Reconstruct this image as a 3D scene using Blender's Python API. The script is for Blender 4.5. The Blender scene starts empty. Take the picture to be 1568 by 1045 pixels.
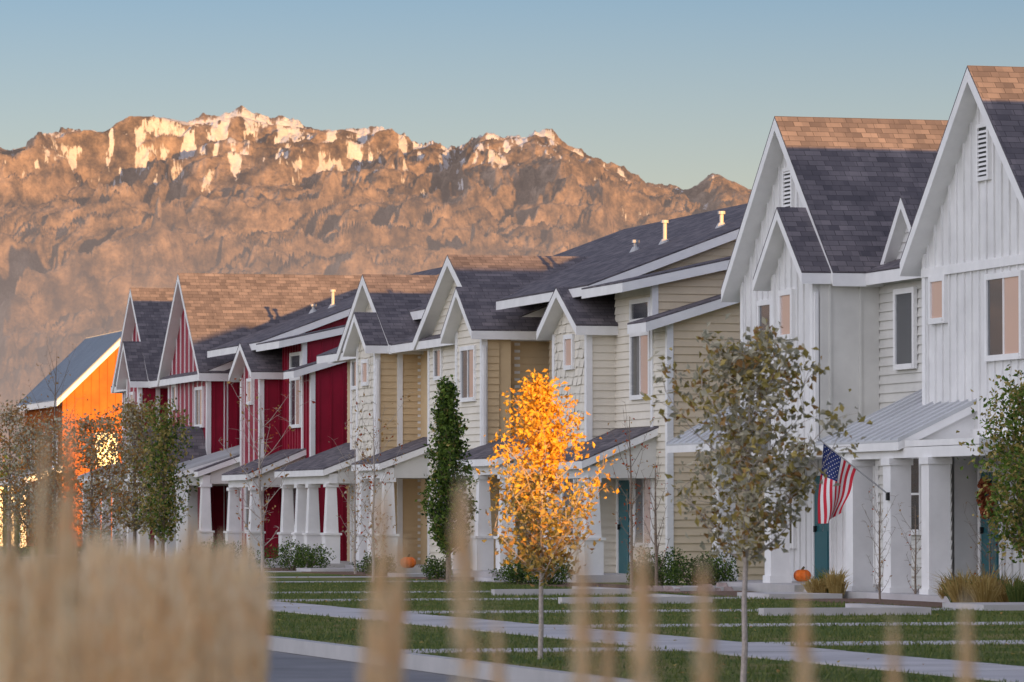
import bpy, math, random
import numpy as np
from mathutils import Vector, Matrix
random.seed(7); rng=np.random.default_rng(7)
scn=bpy.context.scene
TH=math.radians(15.25); SN,CS=math.sin(TH),math.cos(TH)
ORX,ORY=5.10,88.6
def W(s,d,z=0.0): return (ORX-SN*s+CS*d, ORY+CS*s+SN*d, z)

# ---------------------------------------------------------------- materials
def newmat(name):
    m=bpy.data.materials.new(name); m.use_nodes=True
    nt=m.node_tree; nt.nodes.clear()
    out=nt.nodes.new('ShaderNodeOutputMaterial'); b=nt.nodes.new('ShaderNodeBsdfPrincipled')
    nt.links.new(b.outputs[0],out.inputs[0])
    return m,nt,b,out
def N(nt,t,**k):
    n=nt.nodes.new(t)
    for a,v in k.items(): setattr(n,a,v)
    return n
def ramp(nt,fac,stops):
    r=N(nt,'ShaderNodeValToRGB'); e=r.color_ramp.elements
    while len(e)<len(stops): e.new(.5)
    for i,(p,c) in enumerate(stops):
        e[i].position=p; e[i].color=(*c,1) if len(c)==3 else c
    nt.links.new(fac,r.inputs[0]); return r.outputs[0]
def paint(name,col,rough=.6,var=.12,scale=3.0,bump=0.0,bscale=60,spec=.3):
    m,nt,b,o=newmat(name)
    tc=N(nt,'ShaderNodeTexCoord'); n=N(nt,'ShaderNodeTexNoise'); n.inputs['Scale'].default_value=scale; n.inputs['Detail'].default_value=9; n.inputs['Roughness'].default_value=.62
    nt.links.new(tc.outputs['Object'],n.inputs['Vector'])
    c0=tuple(x*(1-var) for x in col); c1=tuple(min(1,x*(1+var)) for x in col)
    nt.links.new(ramp(nt,n.outputs[0],[(.3,c0),(.7,c1)]),b.inputs['Base Color'])
    b.inputs['Roughness'].default_value=rough; b.inputs['Specular IOR Level'].default_value=spec
    if bump:
        n2=N(nt,'ShaderNodeTexNoise'); n2.inputs['Scale'].default_value=bscale; n2.inputs['Detail'].default_value=4
        nt.links.new(tc.outputs['Object'],n2.inputs['Vector'])
        bp=N(nt,'ShaderNodeBump'); bp.inputs['Strength'].default_value=bump; bp.inputs['Distance'].default_value=.02
        nt.links.new(n2.outputs[0],bp.inputs['Height']); nt.links.new(bp.outputs[0],b.inputs['Normal'])
    return m
M={}
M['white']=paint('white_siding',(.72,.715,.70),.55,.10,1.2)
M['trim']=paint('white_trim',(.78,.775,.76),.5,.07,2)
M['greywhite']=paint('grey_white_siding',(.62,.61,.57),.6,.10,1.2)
M['cream']=paint('cream_siding',(.71,.66,.56),.6,.09,1.2)
M['tan']=paint('tan_siding',(.62,.47,.28),.6,.10,1.2)
M['beige']=paint('beige_siding',(.65,.54,.38),.6,.09,1.2)
M['red']=paint('red_siding',(.27,.006,.028),.5,.16,1.5)
M['orange']=paint('orange_wood',(.38,.105,.012),.7,.25,1.2)
M['bluegrey']=paint('blue_grey_siding',(.35,.42,.52),.6,.06)
M['concrete']=paint('concrete',(.48,.46,.46),.85,.18,.7,.2,80)
M['kerb']=paint('kerb_concrete',(.43,.42,.41),.85,.16,.7)
M['asphalt']=paint('asphalt',(.20,.20,.21),.9,.22,.6,.3,90)
M['door']=paint('teal_door',(.02,.12,.14),.4,.05)
M['black']=paint('black_metal',(.02,.02,.02),.4,.1)
M['pumpkin']=paint('pumpkin_skin',(.75,.16,.02),.45,.15,12)
M['stem']=paint('stem',(.12,.10,.05),.8,.2)
M['bark']=paint('bark',(.22,.17,.13),.9,.3,30,.4)
M['barklight']=paint('bark_light',(.42,.36,.31),.9,.25,30,.4)
M['rock']=paint('landscape_rock',(.38,.30,.28),.9,.2,8,.5)
M['mulch']=paint('mulch',(.16,.10,.07),.95,.4,14,.6)
M['steel']=paint('vent_steel',(.4,.4,.4),.45,.05)
M['flagred']=paint('flag_red',(.55,.02,.04),.7,.05)
M['flagwhite']=paint('flag_white',(.75,.73,.72),.7,.05)
M['flagblue']=paint('flag_blue',(.02,.035,.14),.7,.05)
M['carred']=paint('car_paint',(.35,.02,.02),.25,.02)
M['tyre']=paint('tyre',(.02,.02,.02),.9,.1)
M['wreath']=paint('wreath_leaves',(.30,.08,.03),.8,.4,20)
M['metal']=paint('metal_roof',(.50,.51,.52),.45,.08,1.0)
M['metaldark']=paint('blue_metal_roof',(.24,.28,.33),.6,.08,1.0)

def shingle():
    m,nt,b,o=newmat('asphalt_shingle')
    uv=N(nt,'ShaderNodeUVMap'); uv.uv_map='UVMap'
    def brick(w,h,off):
        br=N(nt,'ShaderNodeTexBrick'); br.offset=off; br.squash=1
        br.inputs['Scale'].default_value=1; br.inputs['Brick Width'].default_value=w; br.inputs['Row Height'].default_value=h
        br.inputs['Mortar Size'].default_value=.008; br.inputs['Mortar Smooth'].default_value=.6; br.inputs['Bias'].default_value=-.1
        nt.links.new(uv.outputs[0],br.inputs['Vector']); return br
    br=brick(.33,.15,.37)
    br.inputs['Color1'].default_value=(.108,.100,.112,1); br.inputs['Color2'].default_value=(.185,.168,.178,1); br.inputs['Mortar'].default_value=(.065,.06,.065,1)
    b2=brick(.19,.15,.61)
    b2.inputs['Color1'].default_value=(.80,.80,.82,1); b2.inputs['Color2'].default_value=(1.2,1.17,1.15,1); b2.inputs['Mortar'].default_value=(.85,.85,.85,1)
    n=N(nt,'ShaderNodeTexNoise'); n.inputs['Scale'].default_value=1.2; n.inputs['Detail'].default_value=8
    nt.links.new(uv.outputs[0],n.inputs['Vector'])
    mx=N(nt,'ShaderNodeMix',data_type='RGBA',blend_type='MULTIPLY'); mx.inputs[0].default_value=.7
    nt.links.new(br.outputs[0],mx.inputs[6]); nt.links.new(ramp(nt,n.outputs[0],[(.3,(.75,.75,.77)),(.7,(1.25,1.22,1.2))]),mx.inputs[7])
    m2=N(nt,'ShaderNodeMix',data_type='RGBA',blend_type='MULTIPLY'); m2.inputs[0].default_value=.8
    nt.links.new(mx.outputs[2],m2.inputs[6]); nt.links.new(b2.outputs[0],m2.inputs[7])
    nt.links.new(m2.outputs[2],b.inputs['Base Color']); b.inputs['Roughness'].default_value=.9; b.inputs['Specular IOR Level'].default_value=.15
    bp=N(nt,'ShaderNodeBump'); bp.inputs['Strength'].default_value=.5; bp.inputs['Distance'].default_value=.015
    nt.links.new(br.outputs[0],bp.inputs['Height']); nt.links.new(bp.outputs[0],b.inputs['Normal'])
    return m
M['shingle']=shingle()
def glassm(name,col,mixf=.35):
    m,nt,b,o=newmat(name)
    b.inputs['Base Color'].default_value=(*col,1); b.inputs['Roughness'].default_value=.25
    g=N(nt,'ShaderNodeBsdfGlossy'); g.inputs['Roughness'].default_value=.03; g.inputs['Color'].default_value=(.9,.9,.9,1)
    lw=N(nt,'ShaderNodeFresnel'); lw.inputs['IOR'].default_value=1.45
    mx=N(nt,'ShaderNodeMixShader'); nt.links.new(lw.outputs[0],mx.inputs[0]); nt.links.new(b.outputs[0],mx.inputs[1]); nt.links.new(g.outputs[0],mx.inputs[2])
    nt.links.new(mx.outputs[0],o.inputs[0]); return m
M['glass']=glassm('window_glass',(.015,.02,.03))
M['glassreflect']=glassm('window_glass_blind',(.60,.40,.31))  # sunset glow reflected in the pane, painted as a peach base colour
def leafm(name,c0,c1,tr=.35):
    m,nt,b,o=newmat(name)
    gi=N(nt,'ShaderNodeNewGeometry')
    nt.links.new(ramp(nt,gi.outputs['Random Per Island'],[(0,c0),(1,c1)]),b.inputs['Base Color'])
    b.inputs['Roughness'].default_value=.6; b.inputs['Specular IOR Level'].default_value=.25
    t=N(nt,'ShaderNodeBsdfTranslucent'); nt.links.new(b.inputs['Base Color'].links[0].from_socket,t.inputs[0])
    mx=N(nt,'ShaderNodeMixShader'); mx.inputs[0].default_value=tr
    nt.links.new(b.outputs[0],mx.inputs[1]); nt.links.new(t.outputs[0],mx.inputs[2]); nt.links.new(mx.outputs[0],o.inputs[0])
    return m
M['lgreen']=leafm('leaf_green',(.07,.13,.02),(.20,.29,.05))
M['ldark']=leafm('leaf_dark_green',(.025,.055,.015),(.08,.13,.03))
M['lgold']=leafm('leaf_gold',(.64,.30,.03),(.84,.54,.07))
M['lolive']=leafm('leaf_olive',(.24,.20,.05),(.54,.42,.14))
M['lbrown']=leafm('leaf_brown',(.28,.15,.05),(.54,.33,.12))
M['lorange']=leafm('leaf_orange',(.38,.15,.03),(.60,.28,.07))
M['lgrey']=leafm('leaf_grey_green',(.30,.29,.20),(.66,.60,.44))
M['lred']=leafm('leaf_red',(.35,.05,.02),(.5,.12,.03))
M['plume']=leafm('grass_plume',(.95,.72,.44),(.99,.90,.70),.55)
M['blade']=leafm('grass_blade',(.07,.12,.03),(.20,.22,.06))
M['straw']=leafm('straw_grass',(.30,.20,.06),(.56,.42,.16))
def lawnm():
    m,nt,b,o=newmat('lawn')
    tc=N(nt,'ShaderNodeTexCoord')
    n=N(nt,'ShaderNodeTexNoise'); n.inputs['Scale'].default_value=.35; n.inputs['Detail'].default_value=10; n.inputs['Roughness'].default_value=.7
    n2=N(nt,'ShaderNodeTexNoise'); n2.inputs['Scale'].default_value=9; n2.inputs['Detail'].default_value=8; n2.inputs['Roughness'].default_value=.75
    for q in (n,n2): nt.links.new(tc.outputs['Object'],q.inputs['Vector'])
    mx=N(nt,'ShaderNodeMix',data_type='RGBA',blend_type='MULTIPLY'); mx.inputs[0].default_value=.9
    nt.links.new(ramp(nt,n.outputs[0],[(.35,(.08,.13,.03)),(.49,(.14,.185,.05)),(.62,(.32,.27,.12))]),mx.inputs[6])
    nt.links.new(ramp(nt,n2.outputs[0],[(.3,(.45,.45,.45)),(.7,(1.5,1.45,1.4))]),mx.inputs[7])
    nt.links.new(mx.outputs[2],b.inputs['Base Color']); b.inputs['Roughness'].default_value=.95; b.inputs['Specular IOR Level'].default_value=.1
    bp=N(nt,'ShaderNodeBump'); bp.inputs['Strength'].default_value=1; bp.inputs['Distance'].default_value=.08
    nt.links.new(n2.outputs[0],bp.inputs['Height']); nt.links.new(bp.outputs[0],b.inputs['Normal'])
    return m
M['lawn']=lawnm()
M['field']=paint('dry_field',(.20,.17,.09),.95,.35,.02)

# ---------------------------------------------------------------- mesh helpers
class Buf:
    def __init__(s): s.v=[];s.f=[];s.uv=[];s.mi=[];s.cur=0
    def face(s,pts,uv=None):
        n=len(s.v); s.v.extend(pts); s.f.append(tuple(range(n,n+len(pts))))
        s.uv.extend(uv if uv else [(p[0]+p[1],p[2]) for p in pts]); s.mi.append(s.cur)
    def hexa(s,p,uvtop=None):
        for i,q in enumerate(((3,2,1,0),(4,5,6,7),(0,1,5,4),(1,2,6,5),(2,3,7,6),(3,0,4,7))):
            s.face([p[k] for k in q], uvtop if (i==1 and uvtop) else None)
    def box(s,x0,x1,y0,y1,z0,z1):
        s.hexa([(x0,y0,z0),(x1,y0,z0),(x1,y1,z0),(x0,y1,z0),(x0,y0,z1),(x1,y0,z1),(x1,y1,z1),(x0,y1,z1)])
    def tube(s,pts,rad,n=6,cap=True):
        rings=[]
        P=[Vector(p) for p in pts]
        for i,p in enumerate(P):
            t=(P[min(i+1,len(P)-1)]-P[max(i-1,0)]).normalized()
            a=t.cross(Vector((0.13,.97,.2))).normalized(); b=t.cross(a)
            rings.append([tuple(p+(a*math.cos(k*2*math.pi/n)+b*math.sin(k*2*math.pi/n))*rad[i]) for k in range(n)])
        base=len(s.v)
        for r in rings: s.v.extend(r)
        for i in range(len(P)-1):
            for k in range(n):
                f=(base+i*n+k,base+i*n+(k+1)%n,base+(i+1)*n+(k+1)%n,base+(i+1)*n+k)
                s.f.append(f); s.uv.extend([(0,0)]*4); s.mi.append(s.cur)
        if cap:
            s.f.append(tuple(base+(len(P)-1)*n+k for k in range(n))); s.uv.extend([(0,0)]*n); s.mi.append(s.cur)
    def obj(s,name,mats,parent=None,off=(0,0,0),smooth=False):
        me=bpy.data.meshes.new(name)
        v=[(a-off[0],b-off[1],c-off[2]) for a,b,c in s.v]
        me.from_pydata(v,[],s.f)
        uvl=me.uv_layers.new(name='UVMap'); uvl.data.foreach_set('uv',np.array(s.uv,dtype=np.float32).ravel())
        for m in (mats if isinstance(mats,(list,tuple)) else [mats]): me.materials.append(m)
        if any(s.mi): me.polygons.foreach_set('material_index',s.mi)
        if smooth: me.polygons.foreach_set('use_smooth',[True]*len(s.f))
        me.update()
        o=bpy.data.objects.new(name,me); scn.collection.objects.link(o)
        if parent: o.parent=parent
        return o
class Bld:
    def __init__(s,name,s0,d0=0.0):
        e=bpy.data.objects.new(name,None); scn.collection.objects.link(e)
        e.location=W(s0,d0); e.rotation_euler=(0,0,TH); e.empty_display_size=.5
        s.e=e; s.s0=s0; s.d0=d0; s.p={}
    def b(s,part,mat):
        k=part+'_'+mat
        if k not in s.p: s.p[k]=(Buf(),mat)
        return s.p[k][0]
    def done(s):
        for k,(bf,mat) in s.p.items():
            if bf.f: bf.obj(k,M[mat],s.e,(s.d0,s.s0,0))

def slab(bl,A,B,C,D,t=.22,mat='shingle',part='roof'):
    dz=lambda p,z:(p[0],p[1],p[2]+z)
    bl.b(part+'_fascia','trim').hexa([dz(p,-t) for p in (A,B,C,D)]+[A,B,C,D])
    a=Vector(A);bb=Vector(B);d=Vector(D)
    w=(bb-a).length; h=(d-a).length; u0=random.random()*5
    uv=[(u0,0),(u0+w,0),(u0+w,h),(u0,h)]
    bl.b(part,mat).hexa([dz(p,.004) for p in (A,B,C,D)]+[dz(p,.04) for p in (A,B,C,D)],uv)
    if mat.startswith('metal'):
        n=max(2,int(w/.4))
        for i in range(n+1):
            f=min(.995,max(.005,i/n)); q0=a.lerp(bb,f); q1=d.lerp(Vector(C),f); e=(bb-a).normalized()*.015
            bl.b(part+'_ribs',mat).hexa([dz(tuple(x),.041) for x in (q0-e,q0+e,q1+e,q1-e)]+[dz(tuple(x),.075) for x in (q0-e,q0+e,q1+e,q1-e)])
def gable_roof(bl,sc,hw,d0,d1,ze,zr,mat='shingle',t=.24,part='roof'):
    slab(bl,(d1,sc-hw,ze),(d0,sc-hw,ze),(d0,sc,zr),(d1,sc,zr),t,mat,part)
    slab(bl,(d0,sc+hw,ze),(d1,sc+hw,ze),(d1,sc,zr),(d0,sc,zr),t,mat,part)
def PP(axis,c,p,z,o): return (c-o,p,z) if axis=='d' else (p,c-o,z)
def pbox(bf,axis,c,p0,p1,z0,z1,o0,o1):
    bf.hexa([PP(axis,c,p0,z0,o0),PP(axis,c,p1,z0,o0),PP(axis,c,p1,z0,o1),PP(axis,c,p0,z0,o1),
             PP(axis,c,p0,z1,o0),PP(axis,c,p1,z1,o0),PP(axis,c,p1,z1,o1),PP(axis,c,p0,z1,o1)])
def span(top,z):
    xs=[]
    if top[0][1]>=z: xs.append(top[0][0])
    if top[-1][1]>=z: xs.append(top[-1][0])
    for (a,za),(b,zb) in zip(top,top[1:]):
        if (za-z)*(zb-z)<0: xs.append(a+(b-a)*(z-za)/(zb-za))
        elif za==z: xs.append(a)
        elif zb==z: xs.append(b)
    return (min(xs),max(xs)) if len(xs)>=2 else None
def wall(bl,part,mat,axis,c,z0,top,style,bmat=None,step=None):
    bf=bl.b(part,mat)
    bf.face([PP(axis,c,top[0][0],z0,0),PP(axis,c,top[-1][0],z0,0)]+[PP(axis,c,p,z,0) for p,z in reversed(top)])
    px=[t[0] for t in top]; pz=[t[1] for t in top]
    if style=='bb':
        st=step or (.7 if bmat else .36); p=px[0]+.2
        b2=bl.b(part+'_battens',bmat or mat)
        while p<px[-1]-.1:
            zt=np.interp(p,px,pz); pbox(b2,axis,c,p-.022,p+.022,z0,float(zt),.0,.035); p+=st
    else:
        zmax=max(pz); st=step or (.17 if style=='lap' else .2); z=z0
        while z<zmax-.02:
            zb=min(z+st,zmax-.001); A=span(top,z+.0005); B=span(top,zb)
            if A is None or B is None: break
            if style=='lap':
                bf.face([PP(axis,c,A[0],z,.032),PP(axis,c,A[1],z,.032),PP(axis,c,B[1],zb,.004),PP(axis,c,B[0],zb,.004)])
                bf.face([PP(axis,c,A[0],z,.0),PP(axis,c,A[1],z,.0),PP(axis,c,A[1],z,.032),PP(axis,c,A[0],z,.032)])
            else:
                p=A[0]
                while p<A[1]-.01:
                    w=random.uniform(.10,.26); q=min(p+w,A[1]); o=random.uniform(.022,.042); j=random.uniform(-.025,.012)
                    pa=min(max(p,B[0]),B[1]); qa=min(max(q,B[0]),B[1])
                    bf.face([PP(axis,c,p,z+j,o),PP(axis,c,q-.008,z+j,o),PP(axis,c,max(qa-.008,pa),zb,.004),PP(axis,c,pa,zb,.004)])
                    bf.face([PP(axis,c,p,z+j,0),PP(axis,c,q-.008,z+j,0),PP(axis,c,q-.008,z+j,o),PP(axis,c,p,z+j,o)])
                    p=q
            z+=st
def window(bl,axis,c,p,z0,z1,w,mull=None,blind=None,fr=.10):
    f=bl.b('window_frame','trim'); h=w/2
    pbox(f,axis,c,p-h-fr,p-h,z0-fr,z1+fr,0,.075); pbox(f,axis,c,p+h,p+h+fr,z0-fr,z1+fr,0,.075)
    pbox(f,axis,c,p-h,p+h,z1,z1+fr,0,.073); pbox(f,axis,c,p-h-.03,p+h+.03,z0-fr,z0,.0,.095)
    g=bl.b('window_pane','glass')
    o=.042
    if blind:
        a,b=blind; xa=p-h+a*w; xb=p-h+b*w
        pbox(bl.b('window_blind','glassreflect'),axis,c,xa,xb,z0,z1,o-.01,o+.001)  # part of the pane that carries the painted sunset reflection
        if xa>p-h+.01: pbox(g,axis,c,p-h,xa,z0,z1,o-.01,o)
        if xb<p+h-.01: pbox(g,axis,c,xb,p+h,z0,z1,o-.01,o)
    else: pbox(g,axis,c,p-h,p+h,z0,z1,o-.01,o)
    s=bl.b('window_sash','trim')
    if mull=='v': pbox(s,axis,c,p-.02,p+.02,z0,z1,o,.062)
    if mull=='h': pbox(s,axis,c,p-h,p+h,(z0+z1)/2-.02,(z0+z1)/2+.02,o,.062)
def louver(bl,c,p,z0,z1,w):
    f=bl.b('louver','trim'); h=w/2
    pbox(f,'d',c,p-h-.07,p-h,z0-.07,z1+.07,0,.07); pbox(f,'d',c,p+h,p+h+.07,z0-.07,z1+.07,0,.07)
    pbox(f,'d',c,p-h,p+h,z1,z1+.07,0,.07); pbox(f,'d',c,p-h,p+h,z0-.07,z0,0,.07)
    pbox(bl.b('louver_dark','black'),'d',c,p-h,p+h,z0,z1,.036,.038)
    z=z0+.03
    while z<z1-.04:
        f.face([PP('d',c,p-h,z,.068),PP('d',c,p+h,z,.068),PP('d',c,p+h,z+.05,.04),PP('d',c,p-h,z+.05,.04)]); z+=.08
def post(bl,d,s,z0,z1,w=.34,taper=False,part='porch_post'):
    f=bl.b(part,'trim')
    if taper:
        b=w*.60
        f.box(d-b,d+b,s-b,s+b,z0,z0+.75); f.box(d-b-.04,d+b+.04,s-b-.04,s+b+.04,z0+.75,z0+.81)
        a=w*.50;c=w*.36; za=z0+.81
        f.hexa([(d-a,s-a,za),(d+a,s-a,za),(d+a,s+a,za),(d-a,s+a,za),(d-c,s-c,z1-.1),(d+c,s-c,z1-.1),(d+c,s+c,z1-.1),(d-c,s+c,z1-.1)])
        f.box(d-c-.05,d+c+.05,s-c-.05,s+c+.05,z1-.1,z1)
    else:
        h=w/2; f.box(d-h,d+h,s-h,s+h,z0,z1); f.box(d-h-.03,d+h+.03,s-h-.03,s+h+.03,z0-.002,z0+.16); f.box(d-h-.03,d+h+.03,s-h-.03,s+h+.03,z1-.12,z1-.002)
def porch(bl,s0,s1,de,dw,ze,m,mat='shingle',posts=(),taper=True,w=.34,zg=.0,fill='greywhite'):
    zw=ze+m*(dw-de)
    slab(bl,(de,s1,ze),(de,s0,ze),(dw,s0,zw),(dw,s1,zw),.16,mat,'porch_roof')
    bm=bl.b('porch_beam','trim'); bm.box(de+.18,de+.42,s0+.12,s1-.12,ze-.36,ze-.10)
    for sx in (s0+.14,s1-.26):
        bl.b('porch_side',fill).hexa([(de+.43,sx,ze-.36),(dw,sx,ze-.36),(dw,sx+.1,ze-.36),(de+.43,sx+.1,ze-.36),
           (de+.43,sx,ze-.12+m*.43),(dw,sx,zw-.12),(dw,sx+.1,zw-.12),(de+.43,sx+.1,ze-.12+m*.43)])
    bl.b('porch_floor','concrete').box(de-.15,dw+.1,s0-.1,s1+.1,-.1,.16)
    for p in posts: post(bl,de+.3,p,.16,ze-.36,w,taper)
def gunit(bl,sc,hw,zr,ze,mf,ms,sf,ss,dw=.35,depth=10,z0=0.0,bm=None,inset=.3,steps=None):
    m=(zr-ze)/hw; zt=lambda p:zr-m*abs(p-sc)-.12
    gable_roof(bl,sc,hw,0,depth+.3,ze,zr)
    a,b=sc-hw+inset,sc+hw-inset
    wall(bl,'front_wall',mf,'d',dw,z0,[(a,zt(a)),(sc,zt(sc)),(b,zt(b))],sf,bm,steps)
    wall(bl,'side_wall',ms,'s',a,z0,[(dw,zt(a)),(depth,zt(a))],ss,None)
    bl.b('body',ms).box(dw+.03,depth,a+.03,b,z0+.001,zt(a)-.01)
    c=bl.b('corner_board','trim')
    for y in (a,b-.12): c.box(dw-.045,dw+.09,y-.045,y+.12,z0,zt(a)-.02)
def bay(bl,sc,hw,zr,ze,db,dw,dend,mf,ms,sf,ss,z0=2.7,rd=4.0,bm=None,inset=.25):
    m=(zr-ze)/hw; zt=lambda p:zr-m*abs(p-sc)-.1
    gable_roof(bl,sc,hw,db,rd,ze,zr,t=.2,part='bay_roof')
    a,b=sc-hw+inset,sc+hw-inset
    wall(bl,'bay_front',mf,'d',dw,z0,[(a,zt(a)),(sc,zt(sc)),(b,zt(b))],sf,bm)
    wall(bl,'bay_side',ms,'s',a,z0,[(dw,zt(a)),(dend,zt(a))],ss,None)
    bl.b('bay_body',ms).box(dw+.03,dend+.3,a+.03,b,z0+.001,zt(a)-.01)
    c=bl.b('bay_corner_board','trim')
    for y in (a,b-.12): c.box(dw-.05,dw+.1,y-.05,y+.12,z0-.002,zt(a)-.02)
    ds=bl.b('downspout','trim'); ds.box(dw-.02,dw+.05,a-.115,a-.052,max(z0,.1),ze-.35)
def shed(bl,s0,s1,d0,z0,m,D,ms,ss,dwall,wz0=0.0,front=None,sf='lap',t=.2,sidez0=None):
    zD=z0+m*(D-d0)
    slab(bl,(d0,s1,z0),(d0,s0,z0),(D,s0,zD),(D,s1,zD),t)
    slab(bl,(2*D-d0,s0,z0),(2*D-d0,s1,z0),(D,s1,zD),(D,s0,zD),t)
    f=lambda d:z0+m*(D-d0-abs(d-D))-.12
    wall(bl,'end_wall',ms,'s',s0+.28,wz0 if sidez0 is None else sidez0,[(dwall,f(dwall)),(D,f(D)),(2*D-dwall,f(dwall))],ss)
    if front: wall(bl,'link_front',front,'d',dwall,wz0,[(s0+.28,f(dwall)),(s1,f(dwall))],sf)
    bl.b('link_body',ms).box(dwall+.03,2*D-dwall,s0+.31,s1,wz0+.001,f(dwall)-.01)
    bl.b('corner_board','trim').box(dwall-.05,dwall+.09,s0+.235,s0+.39,wz0,f(dwall)-.02)
def door(bl,axis,c,p,z0,mat='door'):
    f=bl.b('door_frame','trim')
    pbox(f,axis,c,p-.58,p-.46,z0,z0+2.2,0,.06); pbox(f,axis,c,p+.46,p+.58,z0,z0+2.2,0,.06); pbox(f,axis,c,p-.46,p+.46,z0+2.08,z0+2.2,0,.058)
    pbox(bl.b('door_leaf',mat),axis,c,p-.46,p+.46,z0,z0+2.08,.0,.035)
    for zz in (.25,1.15):
        pbox(bl.b('door_panel',mat),axis,c,p-.33,p+.33,z0+zz,z0+zz+.75,.035,.05)
    pbox(bl.b('door_knob','black'),axis,c,p+.34,p+.40,z0+.98,z0+1.1,.035,.09)
def lantern(bl,c,p,z):
    b=bl.b('lantern','black'); pbox(b,'d',c,p-.05,p+.05,z,z+.3,.03,.06); pbox(b,'d',c,p-.02,p+.02,z+.26,z+.3,.06,.25)
    b.hexa([PP('d',c,p-.16,z+.02,.30),PP('d',c,p+.16,z+.02,.30),PP('d',c,p+.16,z+.02,.05+.0),PP('d',c,p-.16,z+.02,.05),
            PP('d',c,p-.03,z+.22,.2),PP('d',c,p+.03,z+.22,.2),PP('d',c,p+.03,z+.22,.15),PP('d',c,p-.03,z+.22,.15)])

# ---------------------------------------------------------------- white townhouses
def white_A(s0,full=True):
    bl=Bld('white_townhouse',s0); o=s0
    gunit(bl,o,3.4,9.17,5.98,'white','white','bb','bb',z0=2.7)
    bay(bl,o-1.85,1.45,7.27,5.98,-.58,-.25,.35,'white','white','bb','bb',z0=2.7)
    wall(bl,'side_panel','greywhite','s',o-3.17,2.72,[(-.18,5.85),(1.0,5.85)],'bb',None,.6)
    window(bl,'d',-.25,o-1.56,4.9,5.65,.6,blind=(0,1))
    window(bl,'d',.35,o+1.5,4.7,5.6,.7)
    louver(bl,.35,o+.1,7.35,8.15,.42)
    wall(bl,'entry_wall','white','d',1.0,0,[(o-3.1,2.72),(o+3.1,2.72)],'bb')
    bl.b('entry_body','white').box(1.03,9.9,o-3.05,o+3.1,0,2.698)
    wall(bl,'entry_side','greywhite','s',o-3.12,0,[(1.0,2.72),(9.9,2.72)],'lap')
    bl.b('overhang_beam','trim').box(-.3,1.0,o-3.15,o+3.1,2.55,2.69)
    door(bl,'d',1.0,o+.0,.15); lantern(bl,1.0,o+1.1,2.1)
    window(bl,'d',1.0,o+2.2,.9,2.2,.9)
    post(bl,-.1,o-.4,.14,2.55,.38); post(bl,-.1,o+2.9,.14,2.55,.38)
    slab(bl,(-1.0,o+3.9,2.85),(-1.0,o+.9,2.85),(.35,o+.9,3.6),(.35,o+3.9,3.6),.14,'metal','porch_roof')
    bl.b('porch_floor','concrete').box(-.7,1.2,o-3.2,o+3.2,-.1,.16)
    slab(bl,(.65,o-3.3,5.98),(.65,o-6.95,5.98),(7,o-6.95,8.5),(7,o-3.3,8.5),.22)
    bay(bl,o-4.35,1.3,7.35,5.98,1.0,1.25,1.6,'white','white','lap','lap',z0=5.7,rd=4.4)
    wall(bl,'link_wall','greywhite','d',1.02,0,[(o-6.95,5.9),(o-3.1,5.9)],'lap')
    bl.b('link_body','white').box(1.06,9,o-6.95,o-3.1,0,5.9)
    window(bl,'d',.99,o-4.7,4.25,5.55,.9); window(bl,'d',.99,o-5.05,1.2,2.5,.9,mull='h')
    bl.done(); return bl
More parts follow.
